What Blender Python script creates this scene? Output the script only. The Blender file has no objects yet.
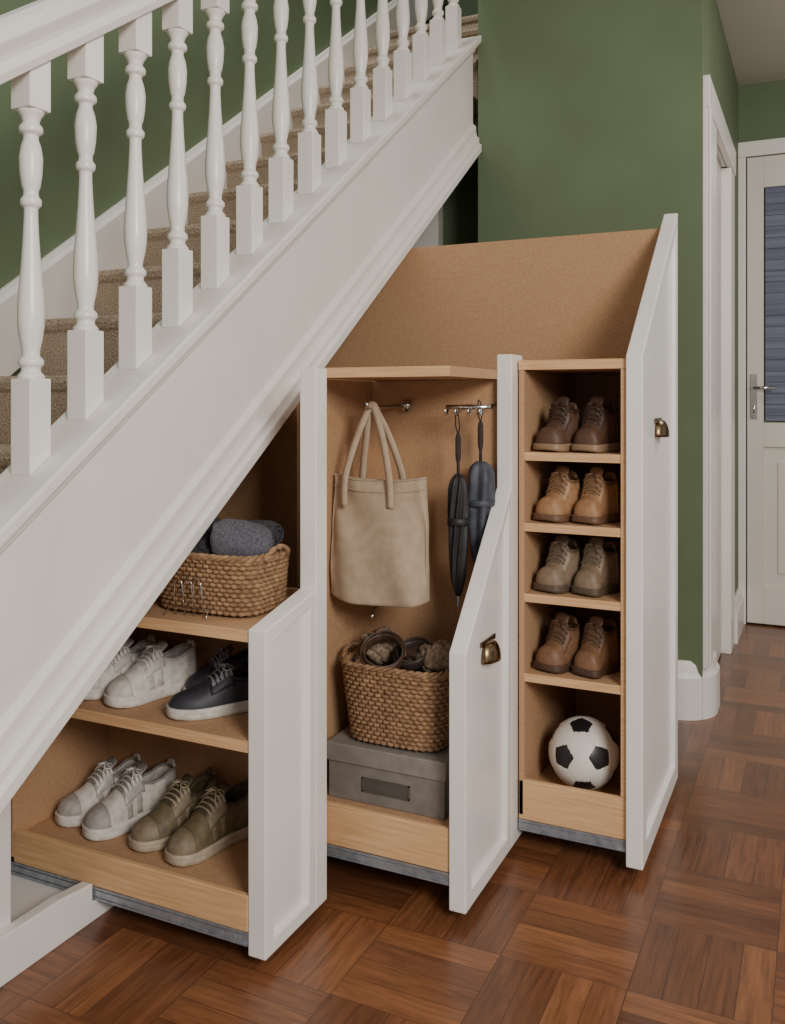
import bpy, bmesh, math, random
from math import sin, cos, pi, radians
from mathutils import Vector, Matrix, noise
random.seed(4)
scene = bpy.context.scene
COL = scene.collection

# ------------------------------------------------------------ materials
class G:
    def __init__(s, name):
        s.m = bpy.data.materials.new(name); s.m.use_nodes = True
        s.nt = s.m.node_tree; s.b = s.nt.nodes['Principled BSDF']
    def n(s, t, **kw):
        nd = s.nt.nodes.new(t)
        for k, v in kw.items(): setattr(nd, k, v)
        return nd
    def l(s, a, b): s.nt.links.new(a, b)
    def put(s, sock, v):
        if hasattr(v, 'is_output'): s.l(v, sock)
        else: sock.default_value = v
    def math(s, op, a, b=0.0, c=None):
        nd = s.n('ShaderNodeMath', operation=op)
        s.put(nd.inputs[0], a); s.put(nd.inputs[1], b)
        if c is not None: s.put(nd.inputs[2], c)
        return nd.outputs[0]
    def mix(s, f, a, b):
        nd = s.n('ShaderNodeMix', data_type='RGBA')
        s.put(nd.inputs[0], f); s.put(nd.inputs[6], a); s.put(nd.inputs[7], b)
        return nd.outputs[2]
    def fmix(s, f, a, b):
        nd = s.n('ShaderNodeMix', data_type='FLOAT')
        s.put(nd.inputs[0], f); s.put(nd.inputs[2], a); s.put(nd.inputs[3], b)
        return nd.outputs[0]
    def bump(s, h, st, dist=0.002):
        nd = s.n('ShaderNodeBump'); nd.inputs['Strength'].default_value = st
        nd.inputs['Distance'].default_value = dist
        s.l(h, nd.inputs['Height']); s.l(nd.outputs[0], s.b.inputs['Normal'])

def srgb(r, g, b):
    f = lambda c: ((c/255)/12.92 if c/255 <= 0.04045 else ((c/255+0.055)/1.055)**2.4)
    return (f(r), f(g), f(b), 1)

def mat(name, c1, c2=None, scale=20, stretch=(1, 1, 1), rough=0.6, bump=0.0, metal=0.0, detail=4, lo=0.35, hi=0.65, coat=0, dist=0.002, obj=False, bscale=None):
    g = G(name)
    tc = g.n('ShaderNodeTexCoord')
    mp = g.n('ShaderNodeMapping'); mp.inputs['Scale'].default_value = stretch
    if obj: g.l(tc.outputs['Object'], mp.inputs[0])
    else:
        geo = g.n('ShaderNodeNewGeometry'); g.l(geo.outputs['Position'], mp.inputs[0])
    no = g.n('ShaderNodeTexNoise'); no.inputs['Scale'].default_value = scale; no.inputs['Detail'].default_value = detail
    g.l(mp.outputs[0], no.inputs['Vector'])
    mr = g.n('ShaderNodeMapRange'); mr.inputs[1].default_value = lo; mr.inputs[2].default_value = hi
    g.l(no.outputs[0], mr.inputs[0])
    col = g.mix(mr.outputs[0], c1, c2 or tuple(x*0.85 for x in c1[:3])+(1,))
    g.l(col, g.b.inputs['Base Color'])
    g.b.inputs['Roughness'].default_value = rough
    g.b.inputs['Metallic'].default_value = metal
    if coat: g.b.inputs['Coat Weight'].default_value = coat
    if bump:
        h = no.outputs[0]
        if bscale:
            n2 = g.n('ShaderNodeTexNoise'); n2.inputs['Scale'].default_value = bscale; g.l(mp.outputs[0], n2.inputs['Vector']); h = n2.outputs[0]
        g.bump(h, bump, dist)
    return g.m

def floor_mat():
    g = G('parquet')
    geo = g.n('ShaderNodeNewGeometry'); sep = g.n('ShaderNodeSeparateXYZ'); g.l(geo.outputs['Position'], sep.inputs[0])
    s = 0.27; NP = 4
    x = g.math('ADD', g.math('DIVIDE', sep.outputs[0], s), 40.31)
    y = g.math('ADD', g.math('DIVIDE', sep.outputs[1], s), 40.12)
    cx = g.math('FLOOR', x); cy = g.math('FLOOR', y)
    par = g.math('MODULO', g.math('ADD', cx, cy), 2.0)
    u = g.fmix(par, x, y); v = g.fmix(par, y, x)
    pu = g.math('MULTIPLY', u, NP)
    idn = g.math('FLOOR', pu); fr = g.math('FRACT', pu)
    ev = g.math('FRACT', v)
    d1 = g.math('MINIMUM', fr, g.math('SUBTRACT', 1.0, fr))
    d2 = g.math('MULTIPLY', g.math('MINIMUM', ev, g.math('SUBTRACT', 1.0, ev)), NP)
    d = g.math('MINIMUM', d1, d2)
    gap = g.n('ShaderNodeMapRange'); gap.inputs[1].default_value = 0.0; gap.inputs[2].default_value = 0.025
    g.l(d, gap.inputs[0])
    cmb = g.n('ShaderNodeCombineXYZ'); g.l(idn, cmb.inputs[0]); g.l(g.math('FLOOR', v), cmb.inputs[1]); g.l(par, cmb.inputs[2])
    wn = g.n('ShaderNodeTexWhiteNoise', noise_dimensions='3D'); g.l(cmb.outputs[0], wn.inputs['Vector'])
    gv = g.n('ShaderNodeCombineXYZ'); g.l(g.math('MULTIPLY', u, 22.0), gv.inputs[0]); g.l(g.math('MULTIPLY', v, 1.8), gv.inputs[1]); g.l(g.math('MULTIPLY', wn.outputs[0], 30.0), gv.inputs[2])
    no = g.n('ShaderNodeTexNoise'); no.inputs['Scale'].default_value = 1.0; no.inputs['Detail'].default_value = 6; no.inputs['Roughness'].default_value = 0.65; no.inputs['Distortion'].default_value = 0.6
    g.l(gv.outputs[0], no.inputs['Vector'])
    ramp = g.n('ShaderNodeValToRGB')
    ramp.color_ramp.elements[0].color = srgb(106, 67, 44); ramp.color_ramp.elements[1].color = srgb(148, 99, 65)
    e = ramp.color_ramp.elements.new(0.5); e.color = srgb(127, 82, 54)
    g.l(wn.outputs[0], ramp.inputs[0])
    mr = g.n('ShaderNodeMapRange'); mr.inputs[1].default_value = 0.3; mr.inputs[2].default_value = 0.7; g.l(no.outputs[0], mr.inputs[0])
    dark = g.n('ShaderNodeMix', data_type='RGBA', blend_type='MULTIPLY'); dark.inputs[0].default_value = 1
    g.l(ramp.outputs[0], dark.inputs[6])
    gr = g.mix(mr.outputs[0], (0.5, 0.46, 0.43, 1), (1.2, 1.17, 1.14, 1)); g.l(gr, dark.inputs[7])
    col = g.mix(gap.outputs[0], srgb(62, 38, 26), dark.outputs[2])
    g.l(col, g.b.inputs['Base Color'])
    g.l(g.fmix(no.outputs[0], 0.22, 0.42), g.b.inputs['Roughness'])
    g.b.inputs['Coat Weight'].default_value = 0.2; g.b.inputs['Coat Roughness'].default_value = 0.2
    g.bump(gap.outputs[0], 0.25, 0.001)
    return g.m

M = {}
M['white'] = mat('white_paint', srgb(236, 231, 225), srgb(230, 225, 218), 6, rough=0.42, bump=0.06, bscale=60)
M['white2'] = mat('white_gloss', srgb(241, 237, 231), srgb(236, 232, 226), 5, rough=0.3)
M['green'] = mat('green_wall', srgb(105, 121, 90), srgb(99, 114, 84), 3, rough=0.7, bump=0.08, bscale=200)
M['ceil'] = mat('ceiling_paint', srgb(222, 217, 210), None, 3, rough=0.9, lo=0, hi=3)
M['mdf'] = mat('hardboard', srgb(190, 151, 114), srgb(174, 134, 98), 130, rough=0.8, detail=8, lo=0.3, hi=0.7)
M['pine'] = mat('light_wood', srgb(226, 184, 138), srgb(204, 159, 112), 14, stretch=(0.6, 6, 14), rough=0.5, lo=0.3, hi=0.7, detail=6)
M['carpet'] = mat('carpet', srgb(212, 192, 168), srgb(146, 128, 108), 200, rough=1.0, bump=1.0, detail=3, dist=0.008)
M['floor'] = floor_mat()
M['steel'] = mat('galvanised_steel', srgb(176, 182, 190), srgb(150, 157, 166), 40, rough=0.35, metal=0.6)
M['chrome'] = mat('chrome', srgb(215, 215, 215), None, 10, rough=0.12, metal=1.0)
M['brass'] = mat('aged_brass', srgb(150, 128, 98), srgb(100, 84, 64), 60, rough=0.28, metal=1.0)
M['wick'] = mat('wicker', srgb(168, 132, 96), srgb(112, 82, 56), 70, rough=0.7, lo=0.3, hi=0.7)
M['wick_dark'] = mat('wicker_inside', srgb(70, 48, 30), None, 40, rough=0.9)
M['greybox'] = mat('grey_card', srgb(130, 124, 117), srgb(118, 112, 105), 30, rough=0.5)
M['greylid'] = mat('grey_card_lid', srgb(140, 134, 126), srgb(128, 121, 114), 30, rough=0.45)
M['plate'] = mat('grey_label', srgb(88, 82, 76), None, 30, rough=0.5)
M['canvas'] = mat('tote_canvas', srgb(180, 160, 136), srgb(168, 148, 124), 40, rough=0.95, bump=0.25, dist=0.001, bscale=500)
M['black'] = mat('black_fabric', srgb(44, 42, 44), srgb(30, 29, 31), 40, rough=0.55)
M['bluegrey'] = mat('slate_fabric', srgb(78, 82, 92), srgb(58, 62, 72), 40, rough=0.6)
M['knit'] = mat('grey_knit', srgb(98, 97, 104), srgb(66, 66, 74), 220, rough=1, bump=0.6)
M['knitd'] = mat('dark_knit', srgb(60, 59, 62), srgb(38, 38, 41), 160, rough=1, bump=0.8)
M['leather'] = mat('dark_leather', srgb(88, 64, 50), srgb(56, 40, 32), 60, rough=0.5)
M['shear'] = mat('fleece', srgb(150, 130, 110), srgb(108, 88, 70), 120, rough=1, bump=0.8)
M['dark'] = mat('dark_lining', srgb(58, 48, 41), None, 30, rough=0.9)
M['ballw'] = mat('ball_white', srgb(228, 224, 215), None, 10, rough=0.5)
M['ballb'] = mat('ball_black', srgb(30, 30, 32), None, 10, rough=0.45)
M['blind'] = mat('blind', srgb(124, 128, 150), srgb(100, 104, 126), 1.0, stretch=(1, 1, 45), rough=0.8)
M['doorw'] = mat('door_white', srgb(228, 221, 210), None, 5, rough=0.4, lo=0, hi=3)

# ------------------------------------------------------------ helpers
def link(ob, parent=None):
    COL.objects.link(ob)
    if parent is not None:
        ob.parent = parent
        ob.matrix_parent_inverse = Matrix.Translation(-parent.location)
    return ob
def child_local(ob, parent):
    COL.objects.link(ob); ob.parent = parent
    return ob
def tag(ob, label, cat, group=None):
    ob['label'] = label; ob['category'] = cat
    if group: ob['group'] = group
    return ob
def structure(ob, label=None):
    ob['kind'] = 'structure'
    if label: ob['label'] = label
    return ob
def empty(name, loc=(0, 0, 0), rot=0.0):
    e = bpy.data.objects.new(name, None); e.location = loc; e.rotation_euler = (0, 0, rot)
    e.empty_display_size = 0.05
    COL.objects.link(e); return e
def newobj(name, bm, mats, smooth=False, recalc=True):
    if recalc: bmesh.ops.recalc_face_normals(bm, faces=bm.faces)
    me = bpy.data.meshes.new(name); bm.to_mesh(me); bm.free()
    for m in (mats if isinstance(mats, (list, tuple)) else [mats]): me.materials.append(m)
    if smooth:
        for p in me.polygons: p.use_smooth = True
    return bpy.data.objects.new(name, me)
def bevel(ob, w=0.003, seg=2):
    md = ob.modifiers.new('bev', 'BEVEL'); md.width = w; md.segments = seg; md.limit_method = 'ANGLE'; md.angle_limit = radians(35)
    return ob
def subsurf(ob, n=1):
    md = ob.modifiers.new('sub', 'SUBSURF'); md.levels = n; md.render_levels = n
def addbox(bm, x0, x1, y0, y1, z0, z1, mi=0):
    vs = [bm.verts.new(p) for p in [(x0,y0,z0),(x1,y0,z0),(x1,y1,z0),(x0,y1,z0),(x0,y0,z1),(x1,y0,z1),(x1,y1,z1),(x0,y1,z1)]]
    for f in [(0,3,2,1),(4,5,6,7),(0,1,5,4),(1,2,6,5),(2,3,7,6),(3,0,4,7)]:
        fa = bm.faces.new([vs[i] for i in f]); fa.material_index = mi
def box(name, x0, x1, y0, y1, z0, z1, m, parent=None, bev=0.003, local=False):
    bm = bmesh.new(); addbox(bm, x0, x1, y0, y1, z0, z1)
    ob = newobj(name, bm, m)
    if bev: bevel(ob, bev)
    return child_local(ob, parent) if local else link(ob, parent)
def prism(name, poly, x0, x1, m, parent=None, bev=0.003):
    bm = bmesh.new()
    a = [bm.verts.new((x0, y, z)) for y, z in poly]; b = [bm.verts.new((x1, y, z)) for y, z in poly]
    n = len(poly)
    bm.faces.new(a); bm.faces.new(b)
    for i in range(n): bm.faces.new([a[i], a[(i+1) % n], b[(i+1) % n], b[i]])
    ob = newobj(name, bm, m)
    if bev: bevel(ob, bev)
    return link(ob, parent)
SL = 0.717
def zl(Y): return 0.51 + SL*(Y-1.14)
def sweep(name, prof, Y0, Y1, m, parent=None, smooth=False, bev=0.002):
    bm = bmesh.new()
    a = [bm.verts.new((x, Y0, zl(Y0)+z)) for x, z in prof]; b = [bm.verts.new((x, Y1, zl(Y1)+z)) for x, z in prof]
    n = len(prof); bm.faces.new(a); bm.faces.new(b)
    for i in range(n): bm.faces.new([a[i], a[(i+1) % n], b[(i+1) % n], b[i]])
    ob = newobj(name, bm, m)
    if bev: bevel(ob, bev)
    return link(ob, parent)
def tube(bm, pts, r, k=8, closed=False, mi=0, flat=None):
    pts = [Vector(p) for p in pts]; n = len(pts); rings = []
    prev = None
    for i, p in enumerate(pts):
        if closed: t = pts[(i+1) % n]-pts[i-1]
        else: t = pts[min(i+1, n-1)]-pts[max(i-1, 0)]
        t.normalize()
        if prev is None:
            ref = Vector((0, 0, 1)) if abs(t.z) < 0.9 else Vector((0, 1, 0))
            u = (ref - t*ref.dot(t)).normalized()
        else:
            u = (prev - t*prev.dot(t)).normalized()
        prev = u; w = t.cross(u)
        rr = r[i] if isinstance(r, (list, tuple)) else r
        fa = flat or (1, 1)
        rings.append([bm.verts.new(p + u*cos(2*pi*j/k)*rr*fa[0] + w*sin(2*pi*j/k)*rr*fa[1]) for j in range(k)])
    m = n if closed else n-1
    for i in range(m):
        A = rings[i]; B = rings[(i+1) % n]
        for j in range(k):
            f = bm.faces.new([A[j], A[(j+1) % k], B[(j+1) % k], B[j]]); f.material_index = mi; f.smooth = True
    if not closed:
        for R in (rings[0], rings[-1]):
            try:
                f = bm.faces.new(R); f.material_index = mi
            except Exception: pass
def lathe(bm, prof, k=20, cx=0, cy=0):
    rings = [[bm.verts.new((cx+r*cos(2*pi*j/k), cy+r*sin(2*pi*j/k), z)) for j in range(k)] for r, z in prof]
    for a, b in zip(rings, rings[1:]):
        for j in range(k):
            f = bm.faces.new([a[j], a[(j+1) % k], b[(j+1) % k], b[j]]); f.smooth = True
    bm.faces.new(rings[0]); bm.faces.new(rings[-1])
def interp(t, tab, c):
    for a, b in zip(tab, tab[1:]):
        if t <= b[0]:
            q = (t-a[0])/(b[0]-a[0]); q = max(0, min(1, q)); return a[c]+(b[c]-a[c])*q
    return tab[-1][c]

# ------------------------------------------------------------ room shell
structure(box('floor', -2.4, 3.0, -1.5, 5.3, -0.1, 0.0, M['floor'], bev=0), 'brown block parquet floor')
structure(box('wall_left', -2.3, -2.2, -1.5, 5.7, 0, 5.2, M['green'], bev=0), 'green painted wall beside the stairs')
structure(box('wall_back', -1.29, -0.49, 3.55, 3.65, 0, 2.9, M['green'], bev=0), 'green painted wall at the end of the stairs')
bmw = bmesh.new()
addbox(bmw, -0.49, -0.398, 3.55, 3.85, 0, 2.9); addbox(bmw, -0.49, -0.398, 4.55, 5.2, 0, 2.9); addbox(bmw, -0.49, -0.398, 3.85, 4.55, 2.33, 2.9)
structure(link(newobj('wall_hall', bmw, M['green'])), 'green painted hallway wall')
structure(box('wall_stairwell', -1.31, -1.25, 3.655, 5.7, 0, 5.2, M['green'], bev=0))
structure(box('wall_landing', -2.2, -1.31, 5.6, 5.7, 0, 5.2, M['green'], bev=0))
structure(box('wall_understairs', -2.2, -1.31, 4.0, 4.1, 0, 2.45, M['green'], bev=0))
structure(box('wall_far', -0.49, 3.0, 5.2, 5.3, 0, 2.9, M['green'], bev=0), 'green wall around the outside door')
structure(box('ceiling', -1.29, 3.0, 1.2, 5.3, 2.9, 3.0, M['ceil'], bev=0), 'plain off-white ceiling')
structure(box('trim_1', -1.78, -1.63, 3.93, 4.0, 0, 2.4, M['white']), 'white door casing')

def skirt(name, path, h=0.2, t=0.03, label=None):
    bm = bmesh.new(); prof = [(0, 0), (t, 0), (t, h*0.72), (t*0.75, h*0.8), (t*0.6, h*0.93), (t*0.3, h), (0, h)]
    P = [Vector((x, y, 0)) for x, y in path]; R = []
    for i, p in enumerate(P):
        tt = (P[min(i+1, len(P)-1)]-P[max(i-1, 0)]).normalized(); nn = Vector((tt.y, -tt.x, 0))
        R.append([bm.verts.new(p+nn*o+Vector((0, 0, z))) for o, z in prof])
    for a, b in zip(R, R[1:]):
        for j in range(len(prof)): bm.faces.new([a[j], a[(j+1) % 7], b[(j+1) % 7], b[j]])
    bm.faces.new(R[0]); bm.faces.new(R[-1])
    return structure(link(newobj(name, bm, M['white2'])), label)
path = [(-1.28, 3.545), (-0.50, 3.545)] + [(-0.50+0.11*sin(a), 3.655-0.11*cos(a)) for a in [radians(d) for d in range(8, 91, 8)]] + [(-0.39, 3.655), (-0.39, 3.74)]
skirt('baseboard_corner', path, h=0.215, t=0.036, label='white skirting board curving round the wall corner')
skirt('baseboard_hall', [(-0.396, 4.73), (-0.396, 5.2)], label='white skirting board')

# hall door casing and door
cas = bmesh.new()
addbox(cas, -0.398, -0.378, 3.555, 3.87, 0.19, 2.30); addbox(cas, -0.378, -0.368, 3.555, 3.63, 0.2, 2.30)
addbox(cas, -0.398, -0.378, 4.53, 4.72, 0, 2.30); addbox(cas, -0.398, -0.372, 3.555, 4.72, 2.30, 2.42)
addbox(cas, -0.49, -0.38, 4.52, 4.529, 0, 2.298); addbox(cas, -0.49, -0.38, 3.871, 3.88, 0, 2.298); addbox(cas, -0.488, -0.40, 3.88, 4.52, 2.302, 2.325)
structure(bevel(link(newobj('trim_2', cas, M['white2'])), 0.003), 'white door casing')
dm = bmesh.new(); addbox(dm, -0.46, -0.42, 3.882, 4.518, 0.01, 2.298)
for a, b in ((0.25, 0.95), (1.15, 2.15)):
    addbox(dm, -0.42, -0.414, 3.97, 4.43, a, b)
structure(bevel(link(newobj('door_1', dm, M['doorw'])), 0.004), 'white panelled interior door')

# outside door on far wall
cas = bmesh.new()
addbox(cas, -0.397, -0.358, 5.16, 5.2, 0, 2.50); addbox(cas, 0.56, 0.64, 5.16, 5.2, 0, 2.50); addbox(cas, -0.397, 0.64, 5.155, 5.2, 2.50, 2.58)
structure(bevel(link(newobj('trim_3', cas, M['white2'])), 0.003), 'white door frame')
dr = bmesh.new()
y0, y1 = 5.165, 5.2
addbox(dr, -0.352, -0.27, y0, y1, 0.01, 2.495); addbox(dr, 0.475, 0.557, y0, y1, 0.01, 2.495)
addbox(dr, -0.27, 0.475, y0, y1, 2.33, 2.495); addbox(dr, -0.27, 0.475, y0, y1, 0.95, 1.08); addbox(dr, -0.27, 0.475, y0, y1, 0.01, 0.2)
addbox(dr, -0.27, 0.475, y0+0.015, y1, 0.2, 0.95); addbox(dr, -0.2, 0.4, y0+0.006, y1-.004, 0.28, 0.87)
door2 = structure(bevel(link(newobj('door_2', dr, M['doorw'])), 0.003), 'white half-glazed outside door')
bl = bmesh.new()
for i in range(42):
    z = 1.09+i*0.0295
    addbox(bl, -0.262, 0.467, 5.182-(0.006 if i % 2 else 0), 5.192, z, z+0.029)
ob = link(newobj('blind', bl, M['blind']), door2); ob['label'] = 'blue-grey pleated blind behind the glass'
hb = bmesh.new()
addbox(hb, -0.335, -0.300, 5.157, 5.165, 1.10, 1.34)
tube(hb, [(-0.318, 5.16, 1.265), (-0.318, 5.12, 1.265), (-0.31, 5.11, 1.265), (-0.21, 5.11, 1.262)], 0.009, 10)
lathe(hb, [(0.004, 1.13), (0.006, 1.15), (0.004, 1.17)], 10, -0.318, 5.154)
ob = link(newobj('door_handle', hb, M['chrome']), door2); ob['label'] = 'chrome lever handle on a long plate'

# ------------------------------------------------------------ staircase
st = empty('staircase', (-1.7, 1.0, 0))
tag(st, 'white painted staircase with beige carpeted steps', 'staircase')
prof = [(-1.36, 0), (-1.272, 0), (-1.272, 0.03), (-1.282, 0.036), (-1.282, 0.058), (-1.292, 0.066), (-1.296, 0.085), (-1.296, 0.108), (-1.304, 0.116), (-1.31, 0.122), (-1.31, 0.415),
        (-1.30, 0.425), (-1.295, 0.445), (-1.28, 0.452), (-1.272, 0.458), (-1.272, 0.482), (-1.278, 0.486), (-1.41, 0.486), (-1.41, 0.455), (-1.36, 0.455)]
sweep('outer_string', prof, 0.2, 3.545, M['white'], st)
sweep('wall_string', [(-2.199, 0.2), (-2.165, 0.2), (-2.165, 0.435), (-2.175, 0.45), (-2.18, 0.465), (-2.199, 0.465)], 0.2, 5.2, M['white'], st)
sweep('soffit', [(-2.19, 0.0), (-1.362, 0.0), (-1.362, 0.02), (-2.19, 0.02)], 0.2, 3.95, M['white'], st, bev=0)
step0 = None
for k in range(-5, 13):
    Yk = 1.50+0.25*k; zk = 1.085+0.18*k
    if step0 is None:
        bm = bmesh.new()
        poly = [(-0.012, -0.006), (-0.018, -0.02), (-0.012, -0.036), (0, -0.045), (0, -0.19), (0.262, -0.05), (0.262, 0), (0.005, 0)]
        a = [bm.verts.new((-2.163, y, z)) for y, z in poly]; b = [bm.verts.new((-1.365, y, z)) for y, z in poly]
        bm.faces.new(a); bm.faces.new(b)
        for i in range(8): bm.faces.new([a[i], a[(i+1) % 8], b[(i+1) % 8], b[i]])
        ob = newobj('step', bm, M['carpet']); step0 = ob
    else: ob = step0.copy()
    COL.objects.link(ob); ob.parent = st
    ob.location = Vector((0, Yk, zk)) - st.location
hr = [(-1.40, 0), (-1.32, 0), (-1.315, 0.02), (-1.325, 0.035), (-1.322, 0.05), (-1.312, 0.075), (-1.318, 0.1), (-1.338, 0.115), (-1.36, 0.12), (-1.382, 0.115), (-1.402, 0.1), (-1.408, 0.075), (-1.398, 0.05), (-1.395, 0.035), (-1.405, 0.02)]
HB = 1.848-zl(1.27)
rail = sweep('handrail', [(x, z+HB) for x, z in hr], 0.2, 3.548, M['white2'])
tag(rail, 'white moulded handrail above the turned balusters', 'handrail')
# balusters
zb = zl(1.27)+0.486
Hb = 1.848 - zb
w = 0.0255
bm = bmesh.new()
def sqblock(bm, z0, z1, sh0, sh1, w):
    vs = []
    for (z, sh) in ((z0, sh0), (z1, sh1)):
        for sx, sy in ((-1, -1), (1, -1), (1, 1), (-1, 1)):
            vs.append(bm.verts.new((sx*w, sy*w, z+(SL*sy*w if sh else 0))))
    for f in [(0,3,2,1),(4,5,6,7),(0,1,5,4),(1,2,6,5),(2,3,7,6),(3,0,4,7)]: bm.faces.new([vs[i] for i in f])
sqblock(bm, 0.0005, 0.165, True, False, w)
sqblock(bm, Hb-0.085, Hb-0.0005, False, True, w)
T0, T1 = 0.163, Hb-0.083
pr = [(0.0, .024), (.012, .026), (.03, .018), (.045, .018), (.055, .0235), (.072, .0235), (.088, .016), (.11, .0165), (.15, .021), (.20, .0245), (.25, .025), (.32, .023), (.42, .0185), (.52, .015), (.6, .013), (.635, .013), (.645, .019), (.665, .020), (.68, .014), (.70, .014), (.715, .017), (.76, .0205), (.82, .022), (.86, .019), (.89, .014), (.905, .014), (.915, .022), (.935, .022), (.95, .015), (.97, .018), (.99, .025), (1.0, .022)]
lathe(bm, [(r, T0+(T1-T0)*t) for t, r in pr], 20)
bal = newobj('baluster', bm, M['white2'])
bevel(bal, 0.002)
Ys = [0.96, 1.108, 1.251, 1.392, 1.54, 1.683, 1.828, 1.977, 2.13, 2.285, 2.445, 2.61, 2.775, 2.94, 3.105, 3.27, 3.435]
for i, Y in enumerate(Ys):
    ob = bal if i == 0 else bal.copy()
    ob.location = (-1.355, Y, zl(Y)+0.486)
    COL.objects.link(ob)
    tag(ob, 'white turned wooden baluster standing on the stair string', 'baluster', 'turned balusters along the staircase')
# panel below string and plinth
prism_poly = [(0.2, 0), (1.37, 0), (1.37, zl(1.37)-0.005), (0.68, zl(0.68)-0.005), (0.2, 0.02)]
structure(prism('wall_stair_panel', prism_poly, -1.58, -1.54, M['white']), 'white panel below the stair string')
structure(prism('baseboard_stairs', [(0.2, 0), (3.5, 0), (3.5, 0.045), (1.574, 0.045), (1.574, 0.088), (1.48, 0.10), (0.2, 0.10)], -1.54, -1.51, M['white2']), 'white skirting below the pull-out drawers')
structure(box('trim_4', -2.19, -1.541, 1.371, 3.5, 0, 0.045, M['white2'], bev=0), 'white board under the drawers')
structure(box('wall_partition', -2.2, -1.37, 2.24, 2.256, 0.0455, 1.29, M['mdf']), 'brown hardboard partition')

# ------------------------------------------------------------ pull-out drawers
def shelf(name, x0, x1, y0, y1, z0, z1, parent):
    bm = bmesh.new(); addbox(bm, x0, x1, y0, y1, z0, z1)
    bm.normal_update()
    bmesh.ops.recalc_face_normals(bm, faces=bm.faces)
    for f in bm.faces:
        if f.normal.y < -0.5: f.material_index = 1
    ob = newobj(name, bm, [M['mdf'], M['pine']]); return link(ob, parent)
def front(name, poly, xb, xf, parent, inset=0.06):
    bm = bmesh.new(); n = len(poly)
    F = [bm.verts.new((xf, y, z)) for y, z in poly]; B = [bm.verts.new((xb, y, z)) for y, z in poly]
    f = bm.faces.new(F); bm.faces.new(B[::-1])
    for i in range(n): bm.faces.new([F[i], B[i], B[(i+1) % n], F[(i+1) % n]])
    bm.normal_update()
    if f.normal.x < 0: f.normal_flip()
    bmesh.ops.inset_region(bm, faces=[f], thickness=inset, depth=0)
    bmesh.ops.inset_region(bm, faces=[f], thickness=0.008, depth=-0.014)
    ob = newobj(name, bm, M['white2']); bevel(ob, 0.003); return link(ob, parent)
def cup_pull(parent, x, y, z, wd=0.092, h=0.05):
    bm = bmesh.new(); n = 16; m = 8
    addbox(bm, x, x+0.003, y-wd/2-0.006, y+wd/2+0.006, z+h*0.75, z+h*1.0)
    R = []
    for i in range(m+1):
        b = (pi/2)*i/m
        row = []
        for j in range(n+1):
            a = pi*j/n
            row.append(bm.verts.new((x+0.001+0.030*sin(a)*(0.35+0.65*sin(b)), y-cos(a)*wd/2*(0.35+0.65*sin(b)), z+h*0.9-h*0.95*(1-cos(b)))))
        R.append(row)
    for a, b in zip(R, R[1:]):
        for j in range(n): bm.faces.new([a[j], a[j+1], b[j+1], b[j]]).smooth = True
    bm.faces.new(R[0])
    ob = newobj('cup_handle', bm, M['brass'])
    md = ob.modifiers.new('s', 'SOLIDIFY'); md.thickness = 0.002
    ob['label'] = 'aged brass cup handle'
    return link(ob, parent)
def slide(parent, x0, x1, y, z0, z1):
    bm = bmesh.new()
    addbox(bm, x0, x1, y+0.004, y+0.008, z0, z1); addbox(bm, x0, x1, y, y+0.012, z0, z0+0.004); addbox(bm, x0, x1, y, y+0.012, z1-0.004, z1)
    addbox(bm, x0+0.01, x1-0.02, y+0.001, y+0.004, z0+0.008, z1-0.008)
    for i in range(2):
        addbox(bm, x1-0.035-i*0.035, x1-0.028-i*0.035, y-0.001, y+0.003, (z0+z1)/2-0.003, (z0+z1)/2+0.004)
    ob = newobj('drawer_slide', bm, M['steel']); ob['label'] = 'steel drawer slide'
    return link(ob, parent)

# drawer one (low)
YB = 1.90
d1 = empty('pull_out_drawer', (-1.3, 1.7, 0.03)); tag(d1, 'low pull-out drawer with three shelves of shoes and a basket', 'drawer', 'pull-out drawers under the stairs')
box('side_rail', -1.77, -1.088, 1.58, 1.595, 0.078, 0.155, M['pine'], d1)
shelf('drawer_base', -1.77, -1.088, 1.595, YB, 0.11, 0.14, d1)
shelf('shelf', -1.77, -1.088, 1.58, YB, 0.457, 0.482, d1)
shelf('shelf', -1.77, -1.088, 1.58, YB, 0.69, 0.715, d1)
box('back_panel', -1.77, -1.088, YB, YB+.012, 0.088, 0.735, M['mdf'], d1)
box('end_panel', -1.785, -1.77, 1.58, YB+.012, 0.088, 0.735, M['mdf'], d1)
front('drawer_front', [(1.58, .03), (1.789, .03), (1.789, .765), (1.58, .717)], -1.087, -1.043, d1, 0.045)
box('stile', -1.087, -1.043, 1.789, 1.84, 0.03, 1.274, M['white2'], d1)
slide(d1, -1.78, -1.088, 1.578, 0.050, 0.078)

# drawer two (middle)
d2 = empty('pull_out_drawer', (-0.95, 2.1, 0.03)); tag(d2, 'medium pull-out drawer with hanging rail and slanted white front', 'drawer', 'pull-out drawers under the stairs')
box('side_rail', -1.165, -0.77, 1.925, 1.94, 0.112, 0.212, M['pine'], d2)
shelf('drawer_base', -1.15, -0.77, 1.94, 2.285, 0.17, 0.203, d2)
box('end_panel', -1.165, -1.15, 1.925, 2.285, 0.12, 1.255, M['mdf'], d2)
box('back_panel', -1.165, -0.77, 2.285, 2.30, 0.12, 1.255, M['mdf'], d2)
shelf('top_board', -1.14, -0.768, 1.925, 2.30, 1.255, 1.279, d2)
front('drawer_front', [(1.918, .03), (2.257, .03), (2.257, .972), (1.918, .62)], -0.768, -0.7265, d2, 0.055)
box('stile', -0.768, -0.7265, 2.257, 2.35, 0.03, 1.32, M['white2'], d2)
cup_pull(d2, -0.738, 2.10, 0.565)
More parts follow.
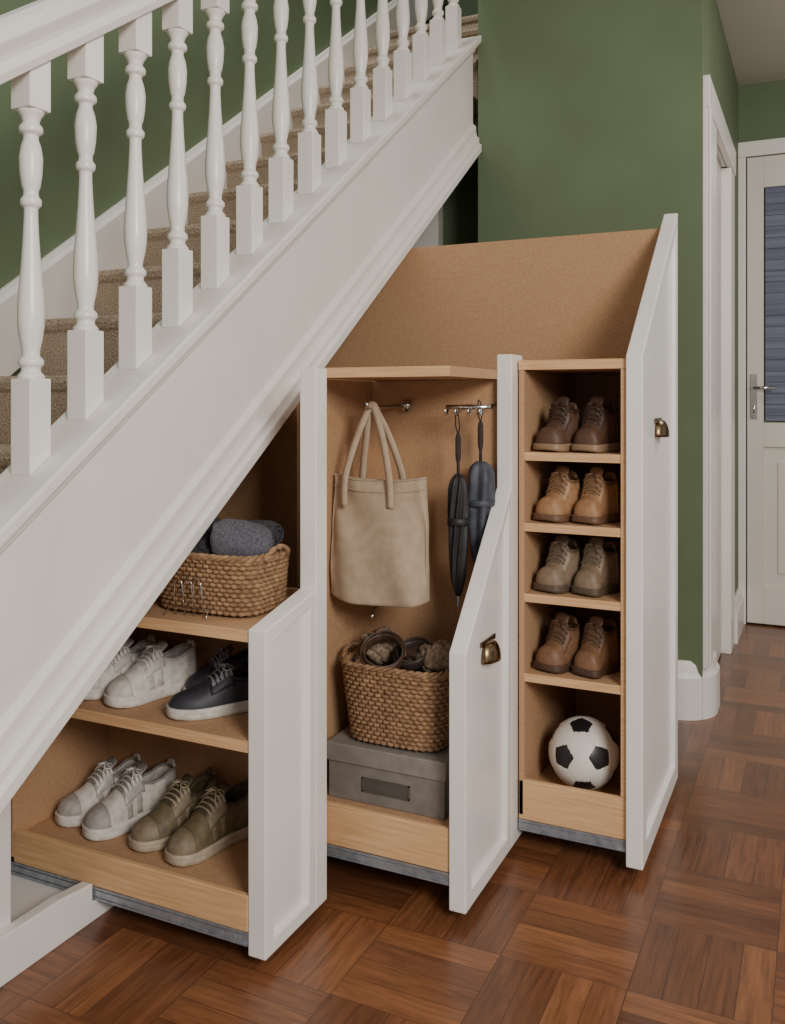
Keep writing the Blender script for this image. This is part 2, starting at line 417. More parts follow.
slide(d2, -1.165, -0.77, 1.921, 0.085, 0.112)

# drawer three (tall)
d3 = empty('pull_out_drawer', (-0.6, 2.6, 0.03)); tag(d3, 'tall pull-out drawer with boot shelves and slanted white front', 'drawer', 'pull-out drawers under the stairs')
box('side_rail', -0.722, -0.44, 2.30, 2.315, 0.09, 0.195, M['pine'], d3)
shelf('drawer_base', -0.707, -0.455, 2.315, 2.86, 0.12, 0.15, d3)
box('end_panel', -0.722, -0.707, 2.30, 2.86, 0.10, 1.28, M['mdf'], d3)
box('front_lining', -0.455, -0.44, 2.30, 2.86, 0.195, 1.28, M['pine'], d3)
for z in (1.062, 0.875, 0.688, 0.477): shelf('shelf', -0.707, -0.455, 2.303, 2.86, z-0.022, z, d3)
shelf('top_board', -0.722, -0.44, 2.30, 2.86, 1.28, 1.305, d3)
box('back_panel', -1.7, -0.44, 2.86, 2.875, 0.10, 1.73, M['mdf'], d3)
front('drawer_front', [(2.286, .03), (2.896, .03), (2.896, 1.78), (2.286, 1.312)], -0.439, -0.397, d3, 0.075)
cup_pull(d3, -0.409, 2.59, 1.10)
slide(d3, -0.722, -0.44, 2.297, 0.062, 0.09)

# ------------------------------------------------------------ shoes
SNEAK = [(0, .28, .90), (.02, .5, .97), (.05, .68, 1.0), (.12, .80, .96), (.2, .84, .84), (.3, .82, .78), (.38, .82, .84), (.44, .84, .90), (.5, .88, .82), (.6, .96, .66), (.7, 1.0, .53), (.8, .97, .45), (.88, .86, .39), (.94, .68, .33), (.98, .44, .25), (1.0, .22, .16)]
BOOT = [(0, .4, 1.0), (.03, .70, 1.04), (.08, .88, 1.04), (.16, .98, 1.0), (.26, 1.0, .98), (.36, 1.0, 1.0), (.46, .97, 1.03), (.52, .93, .98), (.57, .90, .84), (.63, .90, .66), (.70, .94, .54), (.78, 1.0, .49), (.86, .98, .46), (.93, .88, .41), (.975, .64, .33), (1.0, .36, .2)]
def shoe(name, loc, toe_a, c, L=0.2, W=0.078, H=0.088, tab=SNEAK, side=1, label='', cat='shoe', group=None, solet=0.02, cap=False, opened=0.42, heel=True, la=(0.40, 0.64), nl=5):
    e = empty(name, loc, -radians(toe_a)); tag(e, label, cat, group)
    tap = 0.02 if tab is BOOT else 0.14
    def P(s, th, off=0.0):
        wv = interp(s, tab, 1)*W/2+off; hv = interp(s, tab, 2)*(H-solet)+off
        cx = cos(th); sx = max(0, sin(th)); q = max(0, min(1, (s-.35)/.4))
        xx = wv*(1 if cx >= 0 else -1)*abs(cx)**(0.6+.25*q)
        zz = hv*sx**(0.7+.1*q)
        bend = side*0.09*W*sin(pi*min(1, s*1.1))
        back = -0.04*L*(zz/H)*(1-s)**2 if s < .3 else 0
        return (xx*(1-tap*(zz/(H))) + bend, -(s-0.5)*L - (off if s > .9 else -off if s < .1 else 0) - back*0.5, solet*0.8+zz)
    def loft(nm, s0, s1, t0, t1, off, m, ns=22, nt=16, thick=0.003, kill=None):
        bm = bmesh.new(); R = []
        for i in range(ns+1):
            s = s0+(s1-s0)*i/ns
            R.append([bm.verts.new(P(s, t0+(t1-t0)*j/nt, off)) for j in range(nt+1)])
        for i in range(ns):
            for j in range(nt):
                s = s0+(s1-s0)*(i+.5)/ns; th = t0+(t1-t0)*(j+.5)/nt
                if kill and kill(s, th): continue
                bm.faces.new([R[i][j], R[i][j+1], R[i+1][j+1], R[i+1][j]])
        if s0 == 0: bm.faces.new(R[0])
        if s1 == 1: bm.faces.new(R[-1])
        bmesh.ops.delete(bm, geom=[v for v in bm.verts if not v.link_faces], context='VERTS')
        ob = newobj(nm, bm, m, smooth=True)
        if thick:
            md = ob.modifiers.new('s', 'SOLIDIFY'); md.thickness = thick; md.offset = -1
        return child_local(ob, e)
    loft('upper', 0, 1, 0, pi, 0, c['upper'], 30, 20, thick=0.0045, kill=lambda s, th: s < opened and s > 0.03 and 0.27*pi < th < 0.73*pi)
    if heel: loft('heel_counter', 0.0, 0.17, 0, pi, 0.0016, c['accent'], 6, 18, kill=lambda s, th: 0.27*pi < th < 0.73*pi and s > 0.03)
    loft('eyelet_facing', la[0], la[1], 0.16*pi, 0.38*pi, 0.0016, c['accent'], 8, 6, thick=0.001)
    loft('eyelet_facing', la[0], la[1], 0.62*pi, 0.84*pi, 0.0016, c['accent'], 8, 6, thick=0.001)
    if cap:
        loft('toe_cap', 0.82, 1, 0, pi, 0.0018, c['cap'], 8, 16, thick=0.001)
        for a0, a1 in ((0.02, 0.15), (0.85, 0.98)):
            loft('side_stripe', 0.44, 0.50, a0*pi, a1*pi, 0.0018, c['cap'], 3, 5, thick=0.001)
            loft('side_stripe', 0.56, 0.62, a0*pi, a1*pi, 0.0018, c['cap'], 3, 5, thick=0.001)
    # sole
    bm = bmesh.new()
    ss = [0, .01, .03, .07, .12, .2, .3, .4, .5, .6, .7, .8, .88, .94, .98, 1.0]
    pts = []
    for s in ss: pts.append((interp(s, tab, 1)*W/2+0.004, s))
    outl = [(x, s) for x, s in pts] + [(-x, s) for x, s in reversed(pts)]
    lay = []
    for z, o in ((0, -0.003), (0.003, 0.0), (solet*0.45, 0.0012), (solet*.55, -0.0005), (solet*.7, 0.001), (solet, -0.001), (solet, -0.008)):
        row = []
        for x, s in outl:
            bend = side*0.09*W*sin(pi*min(1, s*1.1)); zz = z + (0.006*max(0, (s-.8)/.2)**2 if z < solet else 0.002*max(0, (s-.8)/.2)) + (0.004*(1-s) if z >= solet else 0)
            ys = -(s-0.5)*L; ys += (-0.005 if s > 0.9 else 0.005 if s < 0.05 else 0)
            row.append(bm.verts.new((x+(o if x > 0 else -o)+bend, ys, zz)))
        lay.append(row)
    n = len(outl)
    for a, b in zip(lay, lay[1:]):
        for j in range(n): bm.faces.new([a[j], a[(j+1) % n], b[(j+1) % n], b[j]]).smooth = True
    bm.faces.new(lay[0]); bm.faces.new(lay[-1])
    child_local(newobj('sole', bm, c['sole']), e)
    # insole
    bm = bmesh.new(); bm.faces.new([bm.verts.new((x*0.8+side*0.09*W*sin(pi*min(1, s*1.1)), -(0.04+s*0.5-0.5)*L, solet+0.006)) for x, s in [(q[0]*0.85, q[1]) for q in pts[2:]] + [(-q[0]*0.85, q[1]) for q in reversed(pts[2:])]])
    child_local(newobj('insole', bm, c['lining']), e)
    # padded collar
    bm = bmesh.new(); cp = []
    for sg in (1, -1):
        seq = [opened-0.02*k for k in range(int(opened/0.02)-1)]
        if sg < 0: seq = seq[::-1]
        for s in seq: cp.append(P(max(s, .035), pi*(0.27 if sg > 0 else 0.73), 0.0))
    tube(bm, cp, 0.0036, 6)
    child_local(newobj('collar', bm, c['tongue']), e)
    # tongue
    bm = bmesh.new(); R = []
    for i in range(9):
        s = opened-.08+(la[1]-opened+.08)*i/8; row = []
        for j in range(7):
            th = pi*(0.36+0.28*j/6); p = P(max(s, opened), th, 0.002)
            lift = max(0, (opened+.02-s)/.1)*H*0.14
            row.append(bm.verts.new((p[0], -(s-.5)*L, p[2]+lift)))
        R.append(row)
    for a, b in zip(R, R[1:]):
        for j in range(6): bm.faces.new([a[j], a[j+1], b[j+1], b[j]])
    ob = newobj('tongue', bm, c['tongue'], smooth=True); md = ob.modifiers.new('s', 'SOLIDIFY'); md.thickness = 0.004; child_local(ob, e)
    # laces
    bm = bmesh.new()
    for i in range(nl):
        s = la[0]+.03+(la[1]-la[0]-.05)*i/(nl-.6)
        for sg in (1, -1):
            pts2 = []
            for j in range(7):
                q = j/6; th = pi*(0.28+0.44*q)
                p = P(s+sg*0.018*(q-.5), th, 0.0055); pts2.append(p)
            tube(bm, pts2, 0.0019, 6)
    b0 = Vector(P(la[0]+.04, pi/2, 0.008))
    for sg in (1, -1):
        tube(bm, [b0+Vector((sg*W*.28*sin(t)*(1), -L*.05*sin(2*t)*1.0-L*0.02*sin(t), 0.004*sin(t)-0.01*sin(t)**2)) for t in [pi*k/10 for k in range(11)]], 0.0017, 6)
        tube(bm, [b0, b0+Vector((sg*W*.14, -L*.05, -0.004)), b0+Vector((sg*W*.3, -L*.1, -0.02))], 0.0016, 6)
    child_local(newobj('laces', bm, c['laces']), e)
    return e
def cm(n, rgb, rgb2=None, rough=0.55, sc=60, bump=0.1): return mat(n, srgb(*rgb), srgb(*(rgb2 or tuple(int(v*.88) for v in rgb))), sc, rough=rough, bump=bump, obj=True)
cw = dict(upper=cm('mesh_white', (216, 208, 198)), accent=cm('silver_pu', (186, 180, 173), rough=.3), sole=cm('white_rubber', (226, 220, 211)), lining=M['dark'], tongue=cm('grey_tongue', (152, 146, 140)), laces=cm('white_lace', (232, 228, 222)), cap=cm('cap_grey', (172, 165, 158)))
cs = dict(cw); cs['upper'] = cm('white_shoe', (226, 220, 212)); cs['accent'] = cm('white_pu', (206, 200, 193), rough=.4); cs['lining'] = cm('beige_lining', (120, 108, 96)); cs['tongue'] = cm('pale_tongue', (206, 200, 192)); cs['cap'] = cm('pale_cap', (206, 200, 192))
cg = dict(cw); cg['upper'] = cm('beige_shoe', (188, 180, 168)); cg['accent'] = cm('beige_pu', (200, 193, 182))
cb = dict(upper=cm('navy_canvas', (54, 54, 62)), accent=cm('black_pu', (40, 40, 46)), sole=cm('offwhite_sole', (210, 204, 192)), lining=M['dark'], tongue=cm('navy_tongue', (62, 62, 70)), laces=cm('pale_grey_lace', (140, 140, 146)), cap=cm('nav_cap', (46, 46, 53)))
co = dict(upper=cm('olive_suede', (114, 101, 76), (92, 81, 60)), accent=cm('olive_leather', (136, 122, 98)), sole=cm('taupe_sole', (184, 168, 146)), lining=M['dark'], tongue=cm('olive_tongue', (88, 78, 62)), laces=cm('sand_lace', (170, 154, 130)), cap=cm('olive_cap', (132, 118, 94)))
ZL, ZM = 0.1405, 0.4825
g1 = 'shoes on the bottom shelf'; g2 = 'shoes on the middle shelf'
shoe('sneaker', (-1.672, 1.768, ZL), 20, cw, side=1, L=0.215, W=.084, H=.132, label='silver and white running shoe on the drawer bottom', group=g1, cap=True, solet=.028)
shoe('sneaker', (-1.557, 1.755, ZL), 20, cw, side=-1, L=0.235, W=.092, H=.138, label='silver and white running shoe on the drawer bottom', group=g1, cap=True, solet=.028)
shoe('sneaker', (-1.425, 1.76, ZL), 14, co, side=1, L=0.23, W=.088, H=.132, label='olive suede lace-up sneaker on the drawer bottom', group=g1, cap=True, solet=.026)
shoe('sneaker', (-1.302, 1.75, ZL), 16, co, side=-1, L=0.24, W=.092, H=.134, label='olive suede lace-up sneaker on the drawer bottom', group=g1, cap=True, solet=.026)
shoe('sneaker', (-1.69, 1.735, ZM), 12, cg, side=1, L=0.20, W=.084, H=.115, label='beige sneaker on the middle shelf', group=g2, solet=.024)
shoe('sneaker', (-1.58, 1.725, ZM), 16, cs, side=1, L=0.21, W=.088, H=.12, label='white leather sneaker on the middle shelf', group=g2, solet=.026, cap=True)
shoe('sneaker', (-1.462, 1.72, ZM), 20, cs, side=-1, L=0.225, W=.092, H=.124, label='white leather sneaker beside a navy canvas shoe', group=g2, solet=.026, cap=True)
shoe('sneaker', (-1.255, 1.712, ZM), 38, cb, side=1, L=0.235, W=.088, H=.11, label='navy canvas sneaker with off-white sole on the middle shelf', group=g2, solet=.024)
shoe('sneaker', (-1.325, 1.81, ZM), 38, cb, side=-1, L=0.17, W=.078, H=.112, label='navy canvas sneaker tucked behind its pair', group=g2, solet=.022)
BC = [((94, 68, 52), (80, 57, 45), (156, 128, 98)), ((172, 130, 92), (182, 142, 103), (112, 82, 60)), ((138, 118, 96), (150, 130, 108), (92, 76, 61)), ((128, 93, 66), (112, 79, 56), (78, 56, 43))]
NM = ['dark brown', 'tan', 'taupe', 'chestnut brown']
for i, z in enumerate((1.062, 0.875, 0.688, 0.477)):
    a, b, s_ = BC[i]
    c = dict(upper=cm('boot_%d' % i, a, rough=.55, bump=.2), accent=cm('boot_acc_%d' % i, b, rough=.55), sole=cm('boot_sole_%d' % i, s_), lining=M['dark'], tongue=cm('boot_t_%d' % i, tuple(int(v*.8) for v in a)), laces=cm('boot_l_%d' % i, tuple(int(v*.8) for v in b)), cap=M['dark'])
    for j, X in enumerate((-0.640, -0.535)):
        shoe('ankle_boot', (X, 2.39, z+0.0005), 20+2*j, c, L=0.126, W=0.080, H=0.130, tab=BOOT, side=1-2*j, label=NM[i]+' leather lace-up ankle boot on a narrow shelf', cat='boot', group='boots on the narrow shelves', solet=.02, opened=.48, la=(.49, .70), nl=4)

# ------------------------------------------------------------ football
bm = bmesh.new(); bmesh.ops.create_icosphere(bm, subdivisions=1, radius=1)
vn = [v.co.normalized() for v in bm.verts]; fn = [f.calc_center_median().normalized() for f in bm.faces]; bm.free()
PL = [(n, 2.327, 1) for n in vn] + [(n, 2.267, 0) for n in fn]
rot = Matrix.Rotation(0.35, 3, 'X') @ Matrix.Rotation(0.5, 3, 'Z')
PL = [((rot @ n), p, k) for n, p, k in PL]
bm = bmesh.new(); bmesh.ops.create_icosphere(bm, subdivisions=6, radius=1)
def near2(d):
    v = sorted([(p/max(1e-6, d.dot(n)) if d.dot(n) > 0 else 99, k) for n, p, k in PL])[:2]
    return v
for f in bm.faces:
    v = near2(f.calc_center_median().normalized()); f.material_index = v[0][1]; f.smooth = True
for v in bm.verts:
    q = near2(v.co.normalized()); g_ = q[1][0]-q[0][0]
    v.co = v.co.normalized()*0.094*(1-0.014*max(0, 1-g_/0.04))
ball = newobj('football', bm, [M['ballw'], M['ballb']], recalc=False); ball.location = (-0.578, 2.425, 0.151+0.094)
COL.objects.link(ball); tag(ball, 'white football with black pentagon panels in the tall drawer', 'ball')

# ------------------------------------------------------------ baskets
def basket(loc, ax, ay, h, label, rows=15, taper=0.86, rot=0):
    e = empty('wicker_basket', loc, rot); tag(e, label, 'basket')
    def rr(phi, sc, off=0):
        c, s = cos(phi), sin(phi); p = 0.45
        return Vector(((ax*sc+off)*math.copysign(abs(c)**p, c), (ay*sc+off)*math.copysign(abs(s)**p, s), 0))
    def sca(t): return taper+(1-taper)*t
    bm = bmesh.new(); NS = 44; N = NS*4
    dense = [rr(2*pi*i/2000, 1) for i in range(2001)]; acc = [0]
    for a, b in zip(dense, dense[1:]): acc.append(acc[-1]+(b-a).length)
    ph = []; k = 0
    for i in range(N):
        tgt = acc[-1]*i/N
        while acc[k+1] < tgt: k += 1
        ph.append(2*pi*(k+(tgt-acc[k])/(acc[k+1]-acc[k]))/2000)
    rt = h/rows*0.56
    for r in range(rows):
        t = (r+.5)/rows; pts = []
        for i, p in enumerate(ph):
            o = 0.0034*cos(pi*i/2 + pi*r)
            v = rr(p, sca(t), o); v.z = t*h; pts.append(v)
        tube(bm, pts, rt, 6, closed=True)
    for q in range(NS):
        p = ph[q*4]
        tube(bm, [rr(p, sca(t))+Vector((0, 0, t*h)) for t in (0, .5, 1)], 0.0025, 5)
    child_local(newobj('basket_body', bm, M['wick']), e)
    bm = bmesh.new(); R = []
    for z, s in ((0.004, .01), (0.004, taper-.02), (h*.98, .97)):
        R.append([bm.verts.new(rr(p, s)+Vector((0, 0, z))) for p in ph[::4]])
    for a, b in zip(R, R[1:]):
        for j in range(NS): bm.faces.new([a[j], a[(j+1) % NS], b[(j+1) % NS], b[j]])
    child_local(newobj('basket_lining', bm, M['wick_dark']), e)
    bm = bmesh.new()
    for s in range(3):
        pts = []
        for i, p in enumerate(ph):
            an = i*0.55+s*2*pi/3; v = rr(p, 1, 0.005*cos(an)); v.z = h+0.004+0.005*sin(an); pts.append(v)
        tube(bm, pts, 0.0048, 6, closed=True)
    child_local(newobj('rim', bm, M['wick']), e)
    for sg in (1, -1):
        bm = bmesh.new()
        for s in range(2):
            pts = [Vector((sg*(ax+0.004+0.012*sin(pi*k/14)) + 0.003*cos(k*1.2+s*pi), ay*0.5*cos(pi*k/14), h*0.97+0.028*sin(pi*k/14) + 0.003*sin(k*1.2+s*pi))) for k in range(15)]
            tube(bm, pts, 0.0042, 6)
        child_local(newobj('handle', bm, M['wick']), e)
    return e
basket((-1.262, 1.735, 0.7205), 0.138, 0.092, 0.122, 'rectangular brown wicker basket holding knitted scarves and gloves', rows=12, taper=.93)
# storage box
sb = empty('storage_box', (-0.96, 2.09, 0.204)); tag(sb, 'grey lidded storage box below a wicker basket', 'box')
box('box_body', -0.157, 0.157, -0.112, 0.112, 0, 0.092, M['greybox'], sb, 0.002, True)
box('lid', -0.162, 0.162, -0.117, 0.117, 0.092, 0.138, M['greylid'], sb, 0.003, True)
bm = bmesh.new()
addbox(bm, -0.06, 0.065, -0.1135, -0.112, 0.033, 0.062)
for a in ((-0.062, 0.067, 0.030, 0.034), (-0.062, 0.067, 0.061, 0.065)): addbox(bm, a[0], a[1], -0.1155, -0.112, a[2], a[3])
for a in ((-0.062, -0.058), (0.063, 0.067)): addbox(bm, a[0], a[1], -0.1155, -0.112, 0.030, 0.065)
lp = child_local(newobj('name_plate', bm, M['plate']), sb); lp['label'] = 'dark grey embossed label strip'
basket((-0.955, 2.09, 0.348), 0.144, 0.108, 0.185, 'deep brown wicker basket holding rolled belts', rows=17, taper=.84)

# contents
def blob(name, loc, sx, sy, sz, m, seed, label, cat, amp=0.18, folds=5, rotz=0, group=None):
    bm = bmesh.new(); bmesh.ops.create_icosphere(bm, subdivisions=5, radius=1)
    for v in bm.verts:
        d = v.co.normalized(); nz = noise.noise(d*1.6+Vector((seed*3.1, seed, 0)))
        wq = d+0.35*Vector((noise.noise(d*2+Vector((seed, 1, 2))), noise.noise(d*2+Vector((5, seed, 2))), noise.noise(d*2+Vector((3, 1, seed)))))
        ridge = 1-abs(sin(folds*(wq.x*.9+wq.y*.5+wq.z*.6)+seed))
        rd = 1+amp*nz*1.4-0.22*ridge**3+0.05*noise.noise(d*5+Vector((seed, 0, 0)))
        v.co = Vector((d.x*sx*rd, d.y*sy*rd, d.z*sz*rd))
    ob = newobj(name, bm, m, smooth=True); ob.location = loc; ob.rotation_euler = (0, 0, rotz)
    COL.objects.link(ob); tag(ob, label, cat, group); return ob
def roll(name, loc, r, ln, m, label, cat, rot):
    bm = bmesh.new(); N = 90; turns = 2.6; R = []
    for k in range(17):
        u = (k/16-.5)*ln; row = []
        for i in range(N+1):
            a = 2*pi*turns*i/N; rad = r*(0.22+0.78*i/N)*(1+.13*noise.noise(Vector((cos(a)*1.5, sin(a)*1.5, u*26)))+.05*sin(a*2+u*30)+.03*sin(u*160+a))*(1-.3*(2*u/ln)**4)
            row.append(bm.verts.new((u+.004*sin(a+i*.05), rad*cos(a), rad*sin(a)*.88)))
        R.append(row)
    for a, b in zip(R, R[1:]):
        for j in range(N): bm.faces.new([a[j], a[j+1], b[j+1], b[j]])
    ob = newobj(name, bm, m, smooth=True); md = ob.modifiers.new('s', 'SOLIDIFY'); md.thickness = .006; md.offset = 0
    subsurf(ob, 1)
    ob.location = loc; ob.rotation_euler = rot; COL.objects.link(ob); return tag(ob, label, cat)
roll('rolled_scarf', (-1.20, 1.722, 0.874), 0.054, 0.135, M['knit'], 'grey knitted scarf rolled up in the basket', 'scarf', (0.2, 0.12, 0.5))
roll('rolled_scarf', (-1.225, 1.80, 0.880), 0.038, 0.14, M['knitd'], 'charcoal scarf rolled up in the basket', 'scarf', (1.2, 0.0, 0.1))
blob('glove', (-1.315, 1.695, 0.848), .055, .045, .032, M['knitd'], 1, 'dark knitted glove crumpled in the basket', 'glove')
blob('scarf', (-1.325, 1.77, 0.868), .05, .04, .055, M['knitd'], 2, 'black scarf bundled in the basket', 'scarf', folds=6)
blob('glove', (-1.37, 1.805, 0.872), .032, .026, .038, M['shear'], 3, 'beige glove in the basket', 'glove')
def ringcoil(name, loc, r, n, m, label, cat, tilt, rz, wd=0.014):
    bm = bmesh.new()
    pts = [Vector((cos(t)*(r-0.006*t/(2*pi)), sin(t)*(r-0.006*t/(2*pi)), 0.006*sin(t*1.3))) for t in [2*pi*n*i/(30*n) for i in range(30*n+1)]]
    tube(bm, pts, wd, 8, flat=(1.0, 0.25))
    ob = newobj(name, bm, m); ob.location = loc; ob.rotation_euler = (tilt, 0.15, rz); COL.objects.link(ob); tag(ob, label, cat); return ob
ringcoil('belt', (-0.99, 2.03, 0.562), 0.058, 2, M['leather'], 'dark brown leather belt coiled in the basket', 'belt', 0.75, 0.2, 0.017)
ringcoil('belt', (-0.925, 2.07, 0.558), 0.05, 2, mat('black_leather', srgb(60, 50, 46), None, 30, rough=.4), 'black leather belt coiled in the basket', 'belt', 0.5, -0.3)
blob('fleece_glove', (-1.045, 2.13, 0.548), .06, .05, .05, M['shear'], 5, 'beige fleece glove in the deep basket', 'glove')
blob('scarf', (-0.865, 2.10, 0.54), .058, .06, .05, M['shear'], 6, 'brown scarf bundled in the deep basket', 'scarf')
blob('scarf', (-0.95, 2.13, 0.53), .09, .05, .045, M['wick_dark'], 8, 'dark brown scarf at the bottom of the basket', 'scarf')
# wire rack leaning against basket
bm = bmesh.new()
for q in range(3):
    x0 = -1.315+q*0.026
    tube(bm, [(x0, 1.628, .7165), (x0, 1.622, .755), (x0+.003, 1.62, .79), (x0+.013, 1.62, .808), (x0+.023, 1.62, .79), (x0+.026, 1.622, .755), (x0+.026, 1.628, .7165)], 0.0014, 6)
tube(bm, [(-1.33, 1.605, .7165), (-1.325, 1.62, .735), (-1.22, 1.62, .735), (-1.215, 1.605, .7165)], 0.0014, 6)
ob = newobj('wire_rack', bm, M['chrome']); COL.objects.link(ob); tag(ob, 'small looped wire rack in front of the wicker basket', 'rack')

# ------------------------------------------------------------ tote bag
tb = empty('tote_bag', (-1.010, 2.05, 0.680)); tag(tb, 'beige canvas tote bag hanging by its handles', 'bag')
bm = bmesh.new(); NV = 24; NU = 64; R = []
def bagpt(t, a):
    hw = 0.134-0.007*t+0.004*sin(t*3); hd = 0.034*(1-t)**0.7+0.012; z = 0.33*t
    c, s = cos(a), sin(a)
    x = hw*math.copysign(abs(c)**.4, c); y = hd*math.copysign(abs(s)**.75, s)
    y += noise.noise(Vector((x*11+z*5, z*5, 1+s)))*0.022*(1 if abs(s) > .3 else .4)
    sag = 0.014*(abs(x)/hw)**3*max(0, 1-t*12)
    return Vector((x+noise.noise(Vector((0, z*12, c)))*.004, y, z+sag-0.012*(1-(x/hw)**2)*t))
for i in range(NV+1):
    R.append([bm.verts.new(bagpt(i/NV, 2*pi*j/NU)) for j in range(NU)])
for a, b in zip(R, R[1:]):
    for j in range(NU): bm.faces.new([a[j], a[(j+1) % NU], b[(j+1) % NU], b[j]])
bm.faces.new(R[0])
ob = newobj('bag_body', bm, M['canvas'], smooth=True); md = ob.modifiers.new('s', 'SOLIDIFY'); md.thickness = .002; subsurf(ob); child_local(ob, tb)
bm = bmesh.new()
for tt in (0.905, 0.99):
    tube(bm, [bagpt(tt, 2*pi*j/NU)*1.0+Vector((0, math.copysign(0.001, sin(2*pi*j/NU)), 0)) for j in range(NU)], 0.0018, 6, closed=True)
child_local(newobj('hem', bm, M['canvas']), tb)
def strap(ypos, xa, xb, top, sw):
    bm = bmesh.new(); rows = []
    mid = -0.022+sw*.5
    ctrl = [(xa, .25), (xa+.003, .325), (xa+(mid-xa)*.42, .42), (mid-.013, top-.022), (mid, top), (mid+.013, top-.022), (xb-(xb-mid)*.42, .42), (xb-.003, .325), (xb, .25)]
    C = [Vector((x, ypos*(1 if z < .34 else max(0, (top-z)/(top-.34))), z)) for x, z in ctrl]
    pts = []
    for i in range(len(C)-1):
        p0, p1, p2, p3 = C[max(0, i-1)], C[i], C[i+1], C[min(len(C)-1, i+2)]
        for k in range(6):
            t = k/6; pts.append(.5*((2*p1)+(p2-p0)*t+(2*p0-5*p1+4*p2-p3)*t*t+(3*p1-p0-3*p2+p3)*t**3))
    pts.append(C[-1])
    for i, p in enumerate(pts):
        tt = (pts[min(i+1, len(pts)-1)]-pts[max(0, i-1)]); tt.y = 0; tt.normalize(); nn = Vector((tt.z, 0, -tt.x))
        rows.append([bm.verts.new(p+nn*.0095), bm.verts.new(p+Vector((0, -.002, 0))), bm.verts.new(p-nn*.0095)])
    for a, b in zip(rows, rows[1:]):
        for j in range(2): bm.faces.new([a[j], a[j+1], b[j+1], b[j]])
    ob = newobj('strap', bm, M['canvas'], smooth=True); md = ob.modifiers.new('s', 'SOLIDIFY'); md.thickness = .003; child_local(ob, tb)
strap(-0.032, -0.085, 0.045, 0.508, 0.0); strap(0.026, -0.065, 0.055, 0.508, 0.004)

# hook rails
bm = bmesh.new()
tube(bm, [(-0.868, 2.15, 1.182), (-0.745, 2.15, 1.182)], 0.006, 10)
for x in (-0.862, -0.835, -0.80, -0.77): tube(bm, [(x, 2.15, 1.18), (x, 2.14, 1.162), (x, 2.13, 1.165), (x, 2.125, 1.177)], 0.003, 8)
tube(bm, [(-0.85, 2.15, 1.182), (-0.85, 2.285, 1.187)], 0.004, 8); tube(bm, [(-0.785, 2.15, 1.182), (-0.785, 2.285, 1.187)], 0.004, 8)
ob = link(newobj('hanging_rail', bm, M['chrome']), d2); ob['label'] = 'chrome hook rail'
bm = bmesh.new()
tube(bm, [(-1.034, 2.285, 1.19), (-1.034, 2.05, 1.178), (-1.034, 2.03, 1.182), (-1.034, 2.025, 1.195)], 0.004, 8)
lathe(bm, [(.014, 1.17), (.014, 1.2)], 12, -1.034, 2.27)
ob = link(newobj('coat_hook', bm, M['chrome']), d2); ob['label'] = 'chrome coat hook'
bm = bmesh.new()
tube(bm, [(-1.02, 2.285, .685), (-1.02, 2.10, .675), (-1.02, 2.04, .672), (-1.02, 2.03, .657), (-1.02, 2.025, .65)], 0.004, 8)
ob = link(newobj('coat_hook', bm, M['chrome']), d2); ob['label'] = 'chrome coat hook'

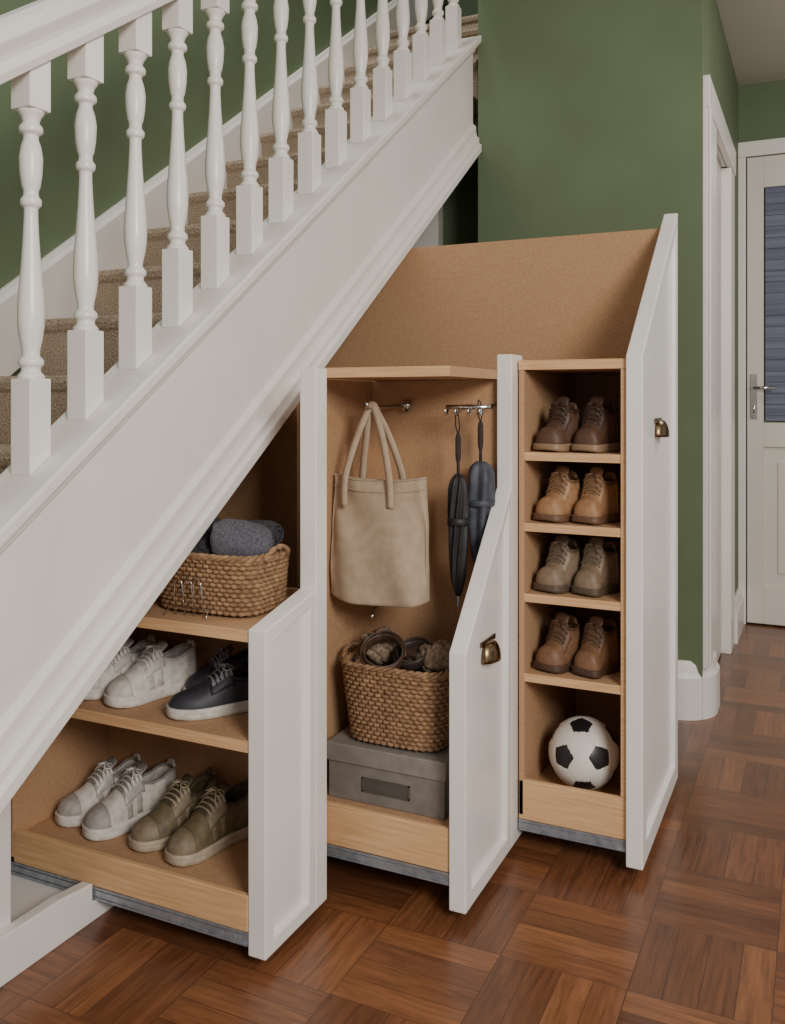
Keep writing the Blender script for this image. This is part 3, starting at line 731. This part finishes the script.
def umbrella(loc, L, r, m, label, twist=1.5, pleats=8):
    e = empty('folded_umbrella', loc); tag(e, label, 'umbrella')
    bm = bmesh.new(); k = pleats*8; R = []
    prof = [(0, .22), (.05, .5), (.15, .72), (.4, .92), (.7, 1.0), (.9, .95), (.97, .7), (1, .35)]
    for i in range(25):
        t = i/24; q = interp(t, prof, 1)*r
        R.append([bm.verts.new((q*(1+.2*cos(pleats*2*pi*j/k))*cos(2*pi*j/k+twist*t), q*(1+.2*cos(pleats*2*pi*j/k))*sin(2*pi*j/k+twist*t), t*L)) for j in range(k)])
    for a, b in zip(R, R[1:]):
        for j in range(k): bm.faces.new([a[j], a[(j+1) % k], b[(j+1) % k], b[j]]).smooth = True
    bm.faces.new(R[0]); bm.faces.new(R[-1])
    child_local(newobj('canopy', bm, m), e)
    bm = bmesh.new(); lathe(bm, [(r*1.1, L*.58), (r*1.22, L*.585), (r*1.22, L*.64), (r*1.1, L*.645)], 24)
    child_local(newobj('tie_band', bm, m), e)
    bm = bmesh.new(); lathe(bm, [(.002, -.03), (.004, -.025), (.0045, .01)], 10)
    child_local(newobj('ferrule', bm, M['steel']), e)
    bm = bmesh.new(); lathe(bm, [(.004, L*.98), (.004, L+.03), (.006, L+.035), (.0075, L+.05), (.0075, L+.09), (.006, L+.1), (.003, L+.105)], 14)
    child_local(newobj('handle', bm, M['dark']), e)
    bm = bmesh.new(); tube(bm, [(0, 0, L+.1), (.006, -.004, L+.125), (.003, -.01, L+.155), (0, -.014, L+.16), (-.003, -.01, L+.155), (-.006, -.004, L+.125), (0, 0, L+.1)], 0.0016, 6)
    child_local(newobj('wrist_loop', bm, M['black']), e)
    return e
umbrella((-0.835, 2.15, 0.70), 0.31, 0.023, M['black'], 'black folded umbrella hanging from a chrome hook')
umbrella((-0.798, 2.215, 0.765), 0.275, 0.032, M['bluegrey'], 'slate blue folded umbrella hanging beside the black one', twist=.5, pleats=5)

# ------------------------------------------------------------ lights
def area(name, loc, target, size, power, col=(1, 1, 1), sy=None):
    ld = bpy.data.lights.new(name, 'AREA'); ld.energy = power; ld.color = col; ld.size = size
    if sy: ld.shape = 'RECTANGLE'; ld.size_y = sy
    o = bpy.data.objects.new(name, ld); o.location = loc
    o.rotation_euler = (Vector(target)-Vector(loc)).to_track_quat('-Z', 'Y').to_euler(); COL.objects.link(o)
area('key_light', (1.8, -0.6, 2.35), (-0.9, 2.2, 0.7), 1.1, 122, (1, .955, .895))  # added key light out of view behind the camera, no actual window
area('hall_fill', (0.8, 3.4, 2.8), (0.3, 3.4, 0), 0.8, 18, (1, .95, .88))  # unseen area light added to light the hall, not a fitting
area('stairwell_light', (-1.75, 2.9, 4.9), (-1.75, 3.0, 1), 0.8, 36, (1, .98, .95))
w_ = bpy.data.worlds.new('world'); scene.world = w_; w_.use_nodes = True
w_.node_tree.nodes['Background'].inputs[0].default_value = (1.0, 0.98, 0.96, 1); w_.node_tree.nodes['Background'].inputs[1].default_value = 0.42

# ------------------------------------------------------------ camera
cd = bpy.data.cameras.new('camera'); cam = bpy.data.objects.new('camera', cd); COL.objects.link(cam)
cam.location = (0, 0, 1.2); cam.rotation_euler = (radians(90), 0, radians(25.4))
cd.sensor_fit = 'VERTICAL'; cd.sensor_height = 36; cd.sensor_width = 36*785/1024; cd.lens = 900/1024*36; cd.shift_y = -112/1024
cd.clip_start = 0.05
scene.camera = cam
